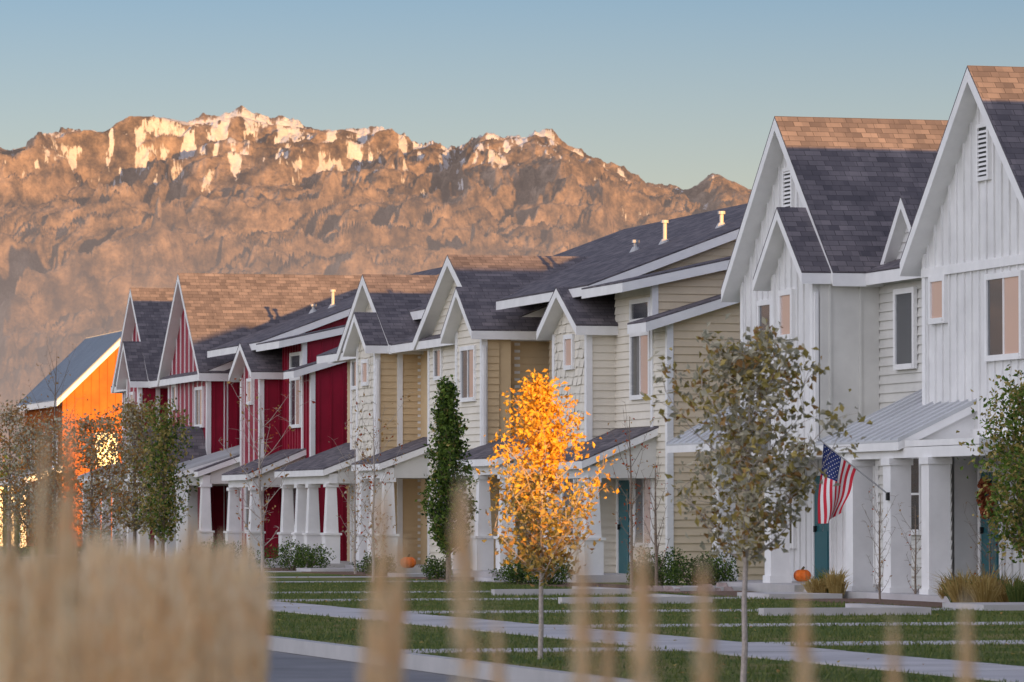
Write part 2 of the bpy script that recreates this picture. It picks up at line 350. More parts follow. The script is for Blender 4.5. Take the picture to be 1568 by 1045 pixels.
def white_B(s0):
    bl=Bld('white_townhouse',s0); o=s0
    gunit(bl,o,3.4,9.17,5.98,'white','white','bb','bb',z0=2.75)
    pbox(bl.b('band_board','trim'),'d',.35,o-3.1,o+3.1,5.70,5.86,0,.06)
    pbox(bl.b('band_board','trim'),'d',.35,o-3.1,o+3.1,2.75,2.95,0,.061)
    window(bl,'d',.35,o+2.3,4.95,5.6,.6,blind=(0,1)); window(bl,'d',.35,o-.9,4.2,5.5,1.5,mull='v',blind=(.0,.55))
    louver(bl,.35,o+.05,7.3,8.15,.42)
    wall(bl,'entry_wall','white','d',1.5,0,[(o-3.1,2.76),(o+3.4,2.76)],'bb')
    wall(bl,'entry_end','white','s',o-3.1,0,[(.36,2.74),(9.9,2.74)],'bb')
    bl.b('entry_body','white').box(1.53,9.9,o-3.05,o+3.1,0,2.745)
    door(bl,'d',1.5,o+2.75,.15)
    lantern(bl,1.5,o+4.2,2.05); window(bl,'d',1.5,o+.9,.9,2.3,1.0,mull='h')
    for p in (o+3.2,o+1.25,o-.65): post(bl,-.85,p,.05,2.45,.38)
    bl.b('porch_beam','trim').box(-1.0,-.7,o-3.1,o+4.7,2.45,2.63)
    bl.b('overhang_soffit','trim').box(-1.0,1.5,o-3.1,o+.45,2.64,2.745)
    slab(bl,(-1.1,o+4.85,2.72),(-1.1,o+.5,2.72),(1.0,o+.5,3.72),(1.0,o+4.85,3.72),.14,'metal','porch_roof')
    bl.b('porch_side','trim').hexa([(-.7,o+.62,2.64),(.35,o+.62,2.64),(.35,o+.72,2.64),(-.7,o+.72,2.64),(-.7,o+.62,2.80),(.35,o+.62,3.28),(.35,o+.72,3.28),(-.7,o+.72,2.80)])
    bl.b('porch_floor','concrete').box(-1.35,1.5,o-3.2,o+4.8,-.1,.12)
    w=bl.b('wreath','wreath')
    for i in range(110):
        a=random.uniform(0,6.283); r=random.gauss(.27,.05); q=(1.5-.1+random.uniform(-.05,.05),o+2.75+r*math.cos(a),1.75+r*math.sin(a))
        h=.04; w.hexa([(q[0]-h,q[1]-h,q[2]-h),(q[0]+h,q[1]-h,q[2]),(q[0]+h,q[1]+h,q[2]-h),(q[0]-h,q[1]+h,q[2]),(q[0],q[1]-h,q[2]+h),(q[0]+h,q[1],q[2]+h),(q[0],q[1]+h,q[2]+h),(q[0]-h,q[1],q[2]+h)])
    bl.done()
white_B(-10.43); white_A(0.0); white_A(-20.9); white_B(-31.3)

# ---------------------------------------------------------------- two-storey blocks with cross gables
def near_end(name,off,wf,we,wg,style='lap',bm=None):
    bl=Bld(name,off+12); o=off; bb='bb' if style=='bb' else 'lap'
    shed(bl,o+9.9,o+11.3,.40,5.60,.31,7,we,bb,1.0,0,wf,'bb' if style=='bb' else 'lap')
    shed(bl,o+11.0,o+14.2,.20,6.50,.22,7,we,bb,1.0,0,wf,'bb' if style=='bb' else 'lap')
    shed(bl,o+13.9,o+21.8,.26,6.57,.376,7,we,bb,1.6,0,we,bb)
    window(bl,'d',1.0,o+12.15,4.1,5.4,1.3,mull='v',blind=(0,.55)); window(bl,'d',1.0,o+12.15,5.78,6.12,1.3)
    gable_roof(bl,o+15.6,1.65,0,3.5,5.68,6.6,t=.2,part='dormer_roof')
    m=(6.6-5.68)/1.65; zt=lambda p:6.6-m*abs(p-o-15.6)-.1
    wall(bl,'block_front',wg,'d',.35,0,[(o+14.2,zt(o+14.2)),(o+15.6,zt(o+15.6)),(o+17,zt(o+17))],'bb' if style=='bb' else 'shake',bm)
    wall(bl,'block_side',wg,'s',o+14.2,0,[(.35,5.6),(1.05,5.6)],bb)
    bl.b('block_body',wg).box(.38,3,o+14.23,o+17,0,5.58)
    c=bl.b('corner_board','trim')
    for y in (o+14.2,o+16.88): c.box(.30,.44,y-.05,y+.12,0,5.6)
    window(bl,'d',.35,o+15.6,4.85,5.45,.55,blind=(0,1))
    window(bl,'d',.35,o+15.6,1.0,2.3,.9,mull='h')
    window(bl,'d',1.6,o+18.3,4.4,5.4,.9)
    porch(bl,o+10.9,o+14.6,-.75,1.0,2.62,.42,'shingle',(o+11.2,o+14.3),True,.36)
    porch(bl,o+17.0,o+21.9,-1.0,1.6,2.75,.36,'shingle',(o+17.3,o+19.4,o+21.6),True,.34)
    door(bl,'d',1.0,o+13.4,.15,'door' if we!='red' else 'red'); door(bl,'d',1.6,o+20.2,.15)
    window(bl,'d',1.0,o+11.9,.85,2.25,1.2,mull='v',blind=(.0,.5))
    v=bl.b('roof_vent','steel')
    for dd,ss,h in ((3.7,o+19.2,.5),(4.4,o+17.0,.32),(3.4,o+20.6,.22)):
        z=6.57+.376*(dd-.26); v.tube([(dd,ss,z-.1),(dd,ss,z+h)],[.05,.05],10); v.tube([(dd,ss,z+h),(dd,ss,z+h+.07)],[.09,.09],10); v.tube([(dd,ss,z-.02),(dd,ss,z+.12)],[.16,.08],10)
    bl.done()
near_end('beige_townhouse',0,'cream','beige','cream')
near_end('red_townhouse',34.9,'red','red','red','bb','trim')

def mid_unit(name,sc,hw,zr,bsc,bhw,bzr,bd,mf,ms,sf,ss,bm=None,mainD=(7,6.0,.42),ext=(3.6,3.6),win=True,metal=False):
    bl=Bld(name,sc)
    gunit(bl,sc,hw,zr,5.88,mf,ms,sf,ss,depth=6,bm=bm)
    if bsc is not None:
        bay(bl,bsc,bhw,bzr,5.86,bd-.35,bd,.35,mf,ms,sf,ss,z0=0,rd=2.6,bm=bm)
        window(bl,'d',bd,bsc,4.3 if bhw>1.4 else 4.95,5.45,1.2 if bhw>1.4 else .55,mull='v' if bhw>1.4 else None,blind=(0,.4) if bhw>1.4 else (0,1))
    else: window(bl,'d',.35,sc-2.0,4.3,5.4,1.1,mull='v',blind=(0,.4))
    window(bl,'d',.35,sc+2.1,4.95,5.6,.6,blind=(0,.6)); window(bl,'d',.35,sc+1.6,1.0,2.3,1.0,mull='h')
    D,z0,m=mainD
    a,b=sc-hw+.05,sc+hw+ext[1]-.5
    shed(bl,a,b,.05,5.86,m,D,ms,ss,.9)
    bl.done()
mid_unit('beige_townhouse',25.5,3.5,7.87,23.1,1.5,6.95,-.05,'cream','tan','lap','lap',mainD=(7,0,.40))
mid_unit('beige_townhouse',34.6,3.0,7.84,33.0,1.3,6.75,-.25,'cream','tan','shake','lap',mainD=(4.6,0,.40),ext=(0,3.2))
mid_unit('red_townhouse',60.2,3.5,9.17,None,0,0,0,'red','red','bb','bb',bm='trim',mainD=(7,0,.40))
mid_unit('red_townhouse',68.6,3.4,9.1,66.6,1.3,7.2,-.25,'red','red','bb','bb',bm='trim',mainD=(5,0,.40),ext=(0,1.0))
bl=Bld('beige_townhouse',30)
slab(bl,(.9,33.6,6.8),(.9,21.5,6.8),(7,21.5,9.1),(7,33.6,9.1)); slab(bl,(13.1,21.5,6.8),(13.1,33.6,6.8),(7,33.6,9.1),(7,21.5,9.1))
wall(bl,'far_end','tan','d',1.6,0,[(28.6,6.6),(31.8,6.6)],'lap')
wall(bl,'gable_end','beige','s',33.2,5.9,[(1.5,6.7),(7,8.9),(12.5,6.7)],'lap')
porch(bl,28.5,31.6,-1.0,1.6,2.75,.36,'shingle',(28.8,30.0,31.3),True,.34)
porch(bl,34.4,40.5,-1.1,1.0,2.65,.38,'shingle',(34.8,37.0,38.4,40.2),True,.34)
wall(bl,'far_front','cream','d',1.0,0,[(37.0,5.8),(40.5,5.8)],'lap')
bl.b('far_body','tan').box(1.03,9,37,40.5,0,5.8)
slab(bl,(.5,40.8,5.9),(.5,37,5.9),(5,37,7.6),(5,40.8,7.6)); slab(bl,(9.5,37,5.9),(9.5,40.8,5.9),(5,40.8,7.6),(5,37,7.6))
door(bl,'d',1.6,30.3,.15); door(bl,'d',1.0,38.6,.15)
bl.done()
bl=Bld('red_townhouse',57)
porch(bl,52.5,56.6,-1.6,1.6,2.7,.30,'metal',(52.8,54.6,56.3),False,.30)
gable_roof(bl,57.9,1.4,-2.0,1.0,2.85,4.2,t=.2,part='entry_gable')
wall(bl,'entry_gable_wall','trim','d',-1.8,2.5,[(56.7,2.9),(57.9,4.05),(59.1,2.9)],'lap')
for p in (56.9,58.9): post(bl,-1.7,p,.1,2.6,.3)
bl.b('entry_beam','trim').box(-1.85,-1.55,56.6,59.2,2.45,2.64)
porch(bl,61,64.6,-1.2,.35,2.7,.36,'metal',(61.3,64.3),False,.30)
porch(bl,65.5,72,-1.2,.0,2.7,.36,'metal',(66,68,70,71.7),False,.28)
bl.b('porch_floor','concrete').box(-2,1,56.5,60,-.1,.13)
bl.done()

def far_house(name,s,d,hw,L,ze,zr,mw,mr,style='bb'):
    bl=Bld(name,s,d); m=(zr-ze)/hw
    slab(bl,(d-hw,s+L,ze),(d-hw,s,ze),(d,s,zr),(d,s+L,zr),.25,mr); slab(bl,(d+hw,s,ze),(d+hw,s+L,ze),(d,s+L,zr),(d,s,zr),.25,mr)
    f=lambda p:zr-m*abs(p-d)-.15
    wall(bl,'gable_wall',mw,'s',s+.35,0,[(d-hw+.3,f(d-hw+.3)),(d,f(d)),(d+hw-.3,f(d-hw+.3))],style)
    wall(bl,'long_wall',mw,'d',d-hw+.3,0,[(s+.35,f(d-hw+.3)),(s+L-.3,f(d-hw+.3))],style)
    bl.b('body',mw).box(d-hw+.33,d+hw-.33,s+.38,s+L-.3,0,f(d-hw+.3))
    for i in range(3):
        window(bl,'d',d-hw+.3,s+2+i*3,3.6,5,1.0,mull='v'); window(bl,'d',d-hw+.3,s+2+i*3,.9,2.3,1.0,mull='v')
    window(bl,'s',s+.35,d-hw*.3,3.6,4.9,.8,mull='h'); window(bl,'s',s+.35,d+hw*.45,3.4,4.9,.9,mull='h')
    if hw<5:
        slab(bl,(d-hw-1.6,s+L*.7,2.9),(d-hw-1.6,s+.2,2.9),(d-hw+.3,s+.2,3.5),(d-hw+.3,s+L*.7,3.5),.2,'metal','porch_roof')
        for k in range(3): post(bl,d-hw-1.4,s+.5+k*(L*.3),0,2.7,.25)
    bl.done()
far_house('orange_house',113,8.2,3.2,11,6.4,9.5,'orange','metaldark')
far_house('blue_grey_house',128,0.5,3.6,12,5.0,7.0,'bluegrey','metaldark','lap')
far_house('blue_grey_house',150,-8,4.2,12,5.2,7.6,'bluegrey','shingle','lap')
far_house('orange_house',165,5,4.2,12,5.4,8.2,'orange','shingle','lap')
far_house('sun_blocker',-124,-28.9,28.0,14,12.6,14.2,'cream','shingle','lap')  # unseen block added behind the camera to shade lawn and foreground
far_house('sun_blocker',-124,27.6,24.0,14,12.6,14.2,'cream','shingle','lap')  # second added block, leaving a gap for sun on the golden tree
far_house('sun_blocker_low',-122,1.6,2.5,10,5.9,6.5,'cream','shingle','lap')  # added low block, unseen, trims the sunbeam so only the tree top is lit

# ---------------------------------------------------------------- ground, street, pavements
def sheet(name,mat,pts,z,thick=0):
    b=Buf()
    if thick:
        lo=[(*W(s,d)[:2],z-thick) for d,s in pts]; hi=[(*W(s,d)[:2],z) for d,s in pts]; b.hexa(lo+hi)
    else: b.face([(*W(s,d)[:2],z) for d,s in pts])
    return b.obj(name,M[mat])
b=Buf(); b.face([(-14000,-3000,-.16),(14000,-3000,-.16),(14000,14000,-.16),(-14000,14000,-.16)]); b.obj('ground',M['field'])
sheet('street','asphalt',[(-25.2,-160),(-16.5,-160),(-16.5,260),(-25.2,260)],-.154)
sheet('lawn','lawn',[(-16.4,-160),(70,-160),(70,320),(-16.4,320)],0,.155)
sheet('lawn','lawn',[(-90,-160),(-25.35,-160),(-25.35,320),(-90,320)],0,.155)
sheet('kerb','kerb',[(-16.56,-160),(-16.402,-160),(-16.402,260),(-16.56,260)],.012,.16)
sheet('kerb','kerb',[(-25.348,-160),(-25.2,-160),(-25.2,260),(-25.348,260)],.012,.16)
b=Buf()
def slabbox(d0,d1,s0,s1,z): b.hexa([(*W(s,d)[:2],zz) for zz in (-.1,z) for d,s in ((d0,s0),(d1,s0),(d1,s1),(d0,s1))])
s=-80
while s<90: slabbox(-13.3,-11.75,s+.012,s+1.52-.012,.014+.003*math.sin(s*7)); s+=1.52
b.obj('sidewalk',M['concrete'])
b=Buf()
for sx,dn,w in ((-34.5,-1.2,1.1),(-26.0,-1.2,1.1),(-17.2,-1.2,1.2),(-7.4,-1.4,1.2),(0,-.7,1.1),(12.9,-.9,1.1),(20.2,-1.1,1.1),(30.1,-1.1,1.1),(38.6,-1.2,1.1),(48,-.8,1.1),(57.9,-2,1.1),(69,-1.3,1.1)):
    slabbox(-11.74,dn-.16,sx-w/2,sx+w/2,.014)
    slabbox(dn-1.5,dn-.15,sx-w/2-.3,sx+w/2+.3,.09)
for sx,dn in ((-20.5,-4.5),(-11.5,-5),(-3.5,-4)):
    slabbox(dn-2.6,dn,sx-.12,sx+.12,.11); slabbox(dn-.24,dn,sx+.121,sx+3.0,.11)
for sx in (-36,-3,16): slabbox(-16.39,-13.31,sx-.5,sx+.5,.014)
b.obj('front_walk',M['concrete'])
b=Buf()
for s0,s1 in ((-16,-9),(-6.4,-1),(1.2,9.5),(14,19),(21.5,29),(31,37.5),(40,47)):
    slabbox(-2.9,-1.1,s0,s1,.02)
b.obj('planting_bed',M['mulch'])

# ---------------------------------------------------------------- vegetation
def leaf_arrays(C,size,flat=.0):
    n=len(C); C=np.asarray(C,float)
    a=rng.normal(size=(n,3)); t=rng.normal(size=(n,3))
    if flat: a[:,2]*=.15; t[:,2]*=.15
    a/=np.linalg.norm(a,axis=1)[:,None]
    if flat: b_=t-(t*a).sum(1)[:,None]*a
    else: b_=np.cross(a,t)
    b_/=np.linalg.norm(b_,axis=1)[:,None]
    L=size*rng.uniform(.6,1.25,(n,1)); Wd=L*rng.uniform(.45,.7,(n,1))
    c=np.cross(a,b_)*L*.18
    return np.stack([C-a*L*.5, C+b_*Wd*.5+c, C+a*L*.5, C-b_*Wd*.5+c],1)
def add_leaves(buf,C,size,mi,flat=0):
    if len(C)==0: return
    Q=leaf_arrays(C,size,flat); n0=len(buf.v)
    buf.v.extend(map(tuple,Q.reshape(-1,3).tolist()))
    for i in range(len(C)):
        k=n0+4*i; buf.f.append((k,k+1,k+2,k+3)); buf.mi.append(mi)
    buf.uv.extend([(0,0)]*(4*len(C)))
def tree(name,x,y,H,z0c,R,nb,nleaf,ls,mats,wts,tr=.035,shape='oval',up=.8,bark='bark',top=1.0,topmats=None,ztop=None,jit=.09):
    bf=Buf(); pts=[];rad=[]
    wx=0;wy=0
    for i in range(9):
        t=i/8; wx+=random.gauss(0,.012)*H*.3; wy+=random.gauss(0,.012)*H*.3
        pts.append((x+wx,y+wy,t*H*.96)); rad.append(tr*(1-t)**.8+.004)
    bf.cur=0; bf.tube(pts,rad,8)
    anc=[]
    def tp(h):
        f=h/(H*.96)*8; i=min(7,int(f)); r=f-i
        return Vector(pts[i]).lerp(Vector(pts[i+1]),min(1,r))
    for i in range(nb):
        t=(i+random.random())/nb; h=z0c+(H*.95-z0c)*t
        if shape=='oval': pr=R*max(.12,math.sin(math.pi*min(.97,.2+.72*t)))**.8
        elif shape=='cone': pr=R*(min(1,.55+2.5*t))*(1.05-t)**.75
        elif shape=='spire': pr=R*(min(1,.6+2.2*t))*(1.03-t)**.55
        elif shape=='col': pr=R*max(.15,math.sin(math.pi*min(.97,.22+.66*t)))**.6
        elif shape=='vase': pr=R*(.45+.65*t)*(1 if t<.75 else 1.6-.8*t)
        az=i*2.4+random.uniform(-.5,.5); ln=pr*random.uniform(.7,1.15)
        h0=max(z0c*.85,h-ln*up*.6); p0=tp(h0)
        dirv=Vector((math.cos(az),math.sin(az),up))
        q=[p0]
        for k in range(1,5):
            dv=dirv.copy(); dv.z*=(.6+.2*k); dv=dv+Vector((random.gauss(0,.15),random.gauss(0,.15),random.gauss(0,.1)))
            q.append(q[-1]+Vector((dv.x,dv.y,dv.z))*ln/4)
        r0=tr*.32*(1-.6*t)
        bf.tube([tuple(v) for v in q],[r0*(1-.2*k)+.0015 for k in range(5)],5)
        for k in range(1,5):
            anc.append(q[k]); anc.append(q[k]*.5+q[k-1]*.5)
            for j in range(2):
                e=q[k]+Vector((random.gauss(0,1),random.gauss(0,1),random.uniform(0,1.2))).normalized()*pr*random.uniform(.2,.42)
                bf.tube([tuple(q[k]),tuple((q[k]+e)*.5+Vector((0,0,.01))),tuple(e)],[r0*.35+.001,r0*.25+.001,.0015],4)
                anc+= [e,e,(q[k]+e)*.5]
    A=np.array([tuple(a) for a in anc])
    w=rng.gamma(.8,1,len(A)); w/=w.sum()
    idx=rng.choice(len(A),nleaf,p=w)
    C=A[idx]+rng.normal(size=(nleaf,3))*R*jit
    C=C[C[:,2]>z0c*.8]
    ml=rng.choice(len(mats),len(C),p=wts)
    if topmats is not None:
        pt=np.clip((C[:,2]-ztop[0])/(ztop[1]-ztop[0]),0,1); sel=rng.random(len(C))<pt
        ml=np.where(sel,len(mats)-1,ml)
    for k in range(len(mats)): add_leaves(bf,C[ml==k],ls,k+1)
    return bf.obj(name,[M[bark]]+[M[m] for m in mats])
K=7000.
def at(px,Y): return (px-784)/K*Y
tree('young_street_tree',at(1135,39),39,3.10,1.28,.70,32,3300,.080,['lolive','lgrey','lbrown'],[.34,.54,.12],.024,'oval',.8,'barklight')
tree('golden_street_tree',at(828,47),47,2.95,.95,.74,36,4400,.066,['lolive','lbrown','lgold'],[.62,.28,.1],.024,'cone',.95,'barklight',topmats=1,ztop=(1.6,2.1))  # crown top turns gold by height, low-sun glow put into leaf colour
tree('columnar_tree',at(688,98),98,4.45,.72,.52,60,9500,.095,['lgreen','ldark','lolive'],[.66,.29,.05],.055,'spire',1.2,jit=.13)
tree('bare_sapling',at(405,76),76,3.6,1.1,.75,18,170,.07,['lred','lbrown'],[.4,.6],.03,'vase',1.1,'barklight')
tree('street_tree',at(207,140),140,4.9,1.1,1.3,34,4600,.13,['lolive','lbrown','lgrey'],[.35,.25,.4],.06,'oval',.9)
tree('columnar_tree',at(250,128),128,4.6,.8,.62,34,3600,.12,['lgreen','lolive','ldark'],[.4,.5,.1],.05,'col',1.5,jit=.22)
tree('street_tree',at(140,120),120,4.1,1.0,1.1,30,2600,.11,['lorange','lbrown','lgrey'],[.3,.3,.4],.05,'oval',.9)
tree('street_tree',at(60,110),110,3.7,1.0,1.2,30,2900,.11,['lbrown','lorange','lgrey'],[.35,.15,.5],.05,'oval',.9)
tree('street_tree',at(15,150),150,5.2,1.2,1.5,28,2600,.13,['lbrown','lgrey'],[.5,.5],.06,'oval',.9)
tree('columnar_tree',at(1574,73),73,3.62,.9,.76,38,6200,.095,['lgreen','lolive','ldark'],[.55,.4,.05],.04,'oval',1.2,jit=.2)
tree('bare_sapling',at(573,98),98,3.9,.6,.7,22,260,.08,['lbrown','lred'],[.7,.3],.03,'vase',1.3,'barklight')
tree('bare_sapling',at(545,112),112,3.4,.6,.6,20,120,.08,['lbrown','lgrey'],[.5,.5],.03,'vase',1.3,'barklight')
tree('bare_sapling',at(968,88),88,3.5,.5,.5,16,140,.07,['lred','lbrown'],[.6,.4],.03,'vase',1.6)
tree('bare_sapling',at(1005,90),90,2.6,.4,.4,12,20,.06,['lred','lbrown'],[.6,.4],.035,'col',1.8)
tree('bare_sapling',at(1345,78),78,1.9,.15,.35,16,30,.05,['lbrown','lred'],[.6,.4],.015,'vase',1.5)
tree('bare_sapling',at(1400,78),78,1.7,.15,.35,14,30,.05,['lbrown','lred'],[.6,.4],.015,'vase',1.5)
tree('bare_sapling',at(1515,74),74,1.6,.1,.5,22,60,.05,['lbrown','lred'],[.6,.4],.015,'vase',1.2)
tree('bare_sapling',at(85,160),160,7.5,2.0,1.0,16,60,.1,['lbrown'],[1],.06,'col',1.7)
def bush(name,px,Y,rx,h,n,ls,mats,blades=False):
    x=at(px,Y); bf=Buf()
    for k in range(9):
        a=random.uniform(0,6.28); bf.tube([(x,Y,0),(x+math.cos(a)*rx*.5,Y+math.sin(a)*rx*.4,h*.75)],[.015,.004],4)
    u=rng.normal(size=(n,3)); u/=np.linalg.norm(u,axis=1)[:,None]; r=rng.random((n,1))**.35
    lump=1+.22*np.sin(u[:,0:1]*7+px)+.18*np.sin(u[:,2:3]*9+u[:,1:2]*5)
    C=u*r*lump*np.array([rx,rx*.9,h*.55])+np.array([x,Y,h*.48]); C=C[C[:,2]>0.01]
    ml=rng.integers(0,len(mats),len(C))
    for k in range(len(mats)): add_leaves(bf,C[ml==k],ls,k+1)
    bf.obj(name,[M['bark']]+[M[m] for m in mats])
for px,Y,rx,h in ((335,128,.8,.75),(448,119,.9,.75),(475,118,.5,.6),(795,96,.55,.5),(840,95,.6,.55),(1010,91,.6,.75),(1060,90,.75,.7),(1098,90,.5,.65),(670,103,.4,.5),(985,92,.4,.5),(575,110,.5,.5),(140,150,1.3,1.1),(30,165,2,1.5)):
    bush('shrub',px,Y,rx,h,int(2200*rx+400),.06,['ldark','ldark','lgreen'])
def grasstuft(name,px,Y,r,h,n,mat='straw'):
    x=at(px,Y); bf=Buf()
    for i in range(n):
        a=random.uniform(0,6.28); rr=random.random()*r*.35; l=h*random.uniform(.5,1.15); o=random.uniform(.1,1)*r
        x0,y0=x+math.cos(a)*rr,Y+math.sin(a)*rr; w=.008
        p=[(x0-w,y0,0),(x0+w,y0,0),(x0+w+math.cos(a)*o*.5,y0+math.sin(a)*o*.5,l*.75),(x0-w+math.cos(a)*o*.5,y0+math.sin(a)*o*.5,l*.75)]
        q=(x0+math.cos(a)*o*1.1,y0+math.sin(a)*o*1.1,l*random.uniform(.6,1.1))
        bf.face(p); bf.face([p[3],p[2],q])
    bf.obj(name,M[mat])
for px,Y,r,h in ((1262,81,.4,.4),(1280,80.5,.3,.5),(1475,74,.5,.55),(1505,73,.4,.6),(1455,76,.3,.4),(1545,74,.5,.5),(1250,81,.3,.35)):
    grasstuft('ornamental_grass_clump',px,Y,r,h,200)
for px,Y,r in ((1270,81,.3),(1465,75,.3),(1498,74,.25),(1530,74.5,.3),(1556,73,.3)): grasstuft('ornamental_grass_clump',px,Y,r,.5,120,'blade')
def pumpkin(px,Y,z,r):
    x=at(px,Y); bf=Buf(); nu,nv=40,14
    P=lambda i,j:((x+(1-.10*abs(math.sin(5*2*math.pi*i/nu)))*r*math.sin(math.pi*j/nv)*math.cos(2*math.pi*i/nu)),(Y+(1-.10*abs(math.sin(5*2*math.pi*i/nu)))*r*math.sin(math.pi*j/nv)*math.sin(2*math.pi*i/nu)),z+r*.8-r*.8*math.cos(math.pi*j/nv)*(1-.15*math.cos(math.pi*j/nv)**8))
    for i in range(nu):
        for j in range(nv): bf.face([P(i,j),P(i+1,j),P(i+1,j+1),P(i,j+1)])
    bf.cur=1; bf.tube([(x,Y,z+r*1.3),(x+.01,Y,z+r*1.6),(x+.04,Y,z+r*1.8)],[.035,.025,.02],6)
    bf.obj('pumpkin',[M['pumpkin'],M['stem']],smooth=True)
pumpkin(1228,88.2,.16,.17); pumpkin(625,113,.12,.2)
bf=Buf()
for i in range(26):
    x=at(random.uniform(985,1120),88)+random.uniform(-.3,.3); y=87.5+random.uniform(-1,1); r=random.uniform(.06,.16)
    p=[(x+sx*r*random.uniform(.6,1.2),y+sy*r*random.uniform(.6,1.1),z) for z in (-.02,r*random.uniform(.7,1.1)) for sx,sy in ((-1,-1),(1,-1),(1,1),(-1,1))]
    p=p[:4]+[(x+(a-x)*.6,y+(b_-y)*.6,c) for a,b_,c in p[4:]]
    bf.hexa(p)
bf.obj('landscape_rocks',M['rock'])
def blades(n,s0,s1,d0,d1,name):
    S=rng.uniform(s0,s1,n); D=rng.uniform(d0,d1,n)
    keep=~((D>-13.4)&(D<-11.65)); S=S[keep];D=D[keep]; n=len(S)
    X=ORX-SN*S+CS*D; Y=ORY+CS*S+SN*D
    h=rng.uniform(.025,.065,n); a=rng.uniform(0,6.28,n); w=.010
    V=np.zeros((n,3,3)); V[:,0]=np.stack([X-w*np.cos(a),Y-w*np.sin(a),0*X],1); V[:,1]=np.stack([X+w*np.cos(a),Y+w*np.sin(a),0*X],1)
    V[:,2]=np.stack([X+rng.normal(0,.02,n),Y+rng.normal(0,.02,n),h],1)
    me=bpy.data.meshes.new(name); me.from_pydata(V.reshape(-1,3).tolist(),[],np.arange(3*n).reshape(-1,3).tolist())
    me.materials.append(M['blade']); o=bpy.data.objects.new(name,me); scn.collection.objects.link(o)
blades(80000,-50,12,-16.35,-2.9,'lawn_grass_blades')
bf=Buf(); n=700
S=rng.uniform(-50,40,n); D=-16.3+14*rng.random(n)
for k,sel in enumerate(np.array_split(np.arange(n),2)):
    C=np.stack([ORX-SN*S[sel]+CS*D[sel],ORY+CS*S[sel]+SN*D[sel],np.full(len(sel),.035)],1); add_leaves(bf,C,.055,k,1)
bf.obj('fallen_leaves',[M['lbrown'],M['lolive']])

# foreground feather reed grass
bf=Buf()
def plume(x,y,top,plen,pr,lean,nq,w=.0022):
    zb=top-plen; lx=random.gauss(0,lean); ly=random.gauss(0,lean)
    bf.tube([(x-lx*3,y-ly*3,0),(x-lx,y-ly,zb*.6),(x,y,zb),(x+lx*plen*2,y+ly*plen*2,top)],[.003,.0025,.002,.001],4)
    for i in range(nq):
        t=random.random()**.9; z=zb+plen*t; r=pr*math.sin(math.pi*min(1,.12+.85*t))**.7
        a=random.uniform(0,6.283); cx=x+lx*plen*2*t; cy=y+ly*plen*2*t
        l=random.uniform(.02,.045)
        e=(cx+math.cos(a)*r,cy+math.sin(a)*r,z+l); tx,ty=-math.sin(a)*w,math.cos(a)*w
        m_=(cx+math.cos(a)*r*.6,cy+math.sin(a)*r*.6,z+l*.4)
        bf.face([(cx,cy,z),(m_[0]+tx,m_[1]+ty,m_[2]),e,(m_[0]-tx,m_[1]-ty,m_[2])])
for i in range(620):
    Y=random.uniform(5.6,10.5); px=random.uniform(-60,400)
    cl=12*math.sin(px/31.)+7*math.sin(px/13.+1)
    top=1.5-(random.gauss(876,16)+cl-786)/K*Y
    if px>350: top-=(px-350)/60*.04
    plume(at(px,Y),Y,top,random.uniform(.24,.36),random.uniform(.007,.012),.026,62,.0027)
for px,py,Y,r in ((62,705,4.6,.011),(112,690,4.4,.012),(88,800,5.2,.01),(590,790,4.6,.015),(600,850,5.0,.012),(714,775,4.6,.018),(895,880,4.6,.017),(930,940,4.6,.01),(988,865,4.5,.018),(1085,905,4.6,.016),(1240,950,4.6,.016),(1480,965,4.6,.014),(560,950,4.4,.01),(1380,1000,4.4,.01),(300,830,5.0,.01),(20,820,5,.012),(770,980,4.5,.01)):
    plume(at(px,Y),Y,1.5-(py-786)/K*Y,.26,r,.01,190,.0028)
bf.obj('feather_reed_grass',M['plume'])

bf=Buf()
for i in range(70):
    Y=random.uniform(260,520); px=random.uniform(-200,330); x=at(px,Y); h=random.uniform(4,9)*Y/400; r=h*.38
    n=260; u=rng.normal(size=(n,3)); u/=np.linalg.norm(u,axis=1)[:,None]
    C=u*(rng.random((n,1))**.4)*np.array([r,r,h*.5])+np.array([x,Y,h*.52]); add_leaves(bf,C,.5*Y/400,random.choice((0,1,2)))
bf.obj('distant_trees',[M['lgrey'],M['lbrown'],M['ldark']])

# ---------------------------------------------------------------- flag
fe=Bld('american_flag',-9.2,-1.1)
p=fe.b('pole','steel'); p.tube([(-1.02,-9.3,1.80),(-2.3,-9.3,2.76)],[.014,.012],8); p.tube([(-2.3,-9.3,2.76),(-2.34,-9.3,2.79)],[.03,.02],8)
fe.b('bracket','black').box(-1.09,-1.03,-9.34,-9.26,1.72,1.86)
H0=Vector((-2.24,0,2.71));H1=Vector((-1.64,0,2.26));E0=Vector((-2.34,0,1.32));E1=Vector((-1.92,0,1.50))
def FP(u,v,o=0):
    a=H0.lerp(H1,u); c=E0.lerp(E1,u); q=a.lerp(c,v)
    y=-9.3+.09*math.sin(u*9+v*2)*v**.6+.05*math.sin(v*6+u*2)*v; x=q.x+.03*math.sin(v*7+u*5)*v
    return (x,y-o,q.z-.06*math.sin(u*math.pi)*v)
nv=26
for i in range(13):
    for j in range(nv):
        u0,u1=i/13,(i+1)/13; v0,v1=j/nv,(j+1)/nv
        mt='flagblue' if (i<7 and v1<=.4) else ('flagred' if i%2==0 else 'flagwhite')
        fe.b('stripe' if mt!='flagblue' else 'canton',mt).face([FP(u0,v0),FP(u1,v0),FP(u1,v1),FP(u0,v1)])
st=fe.b('stars','flagwhite')
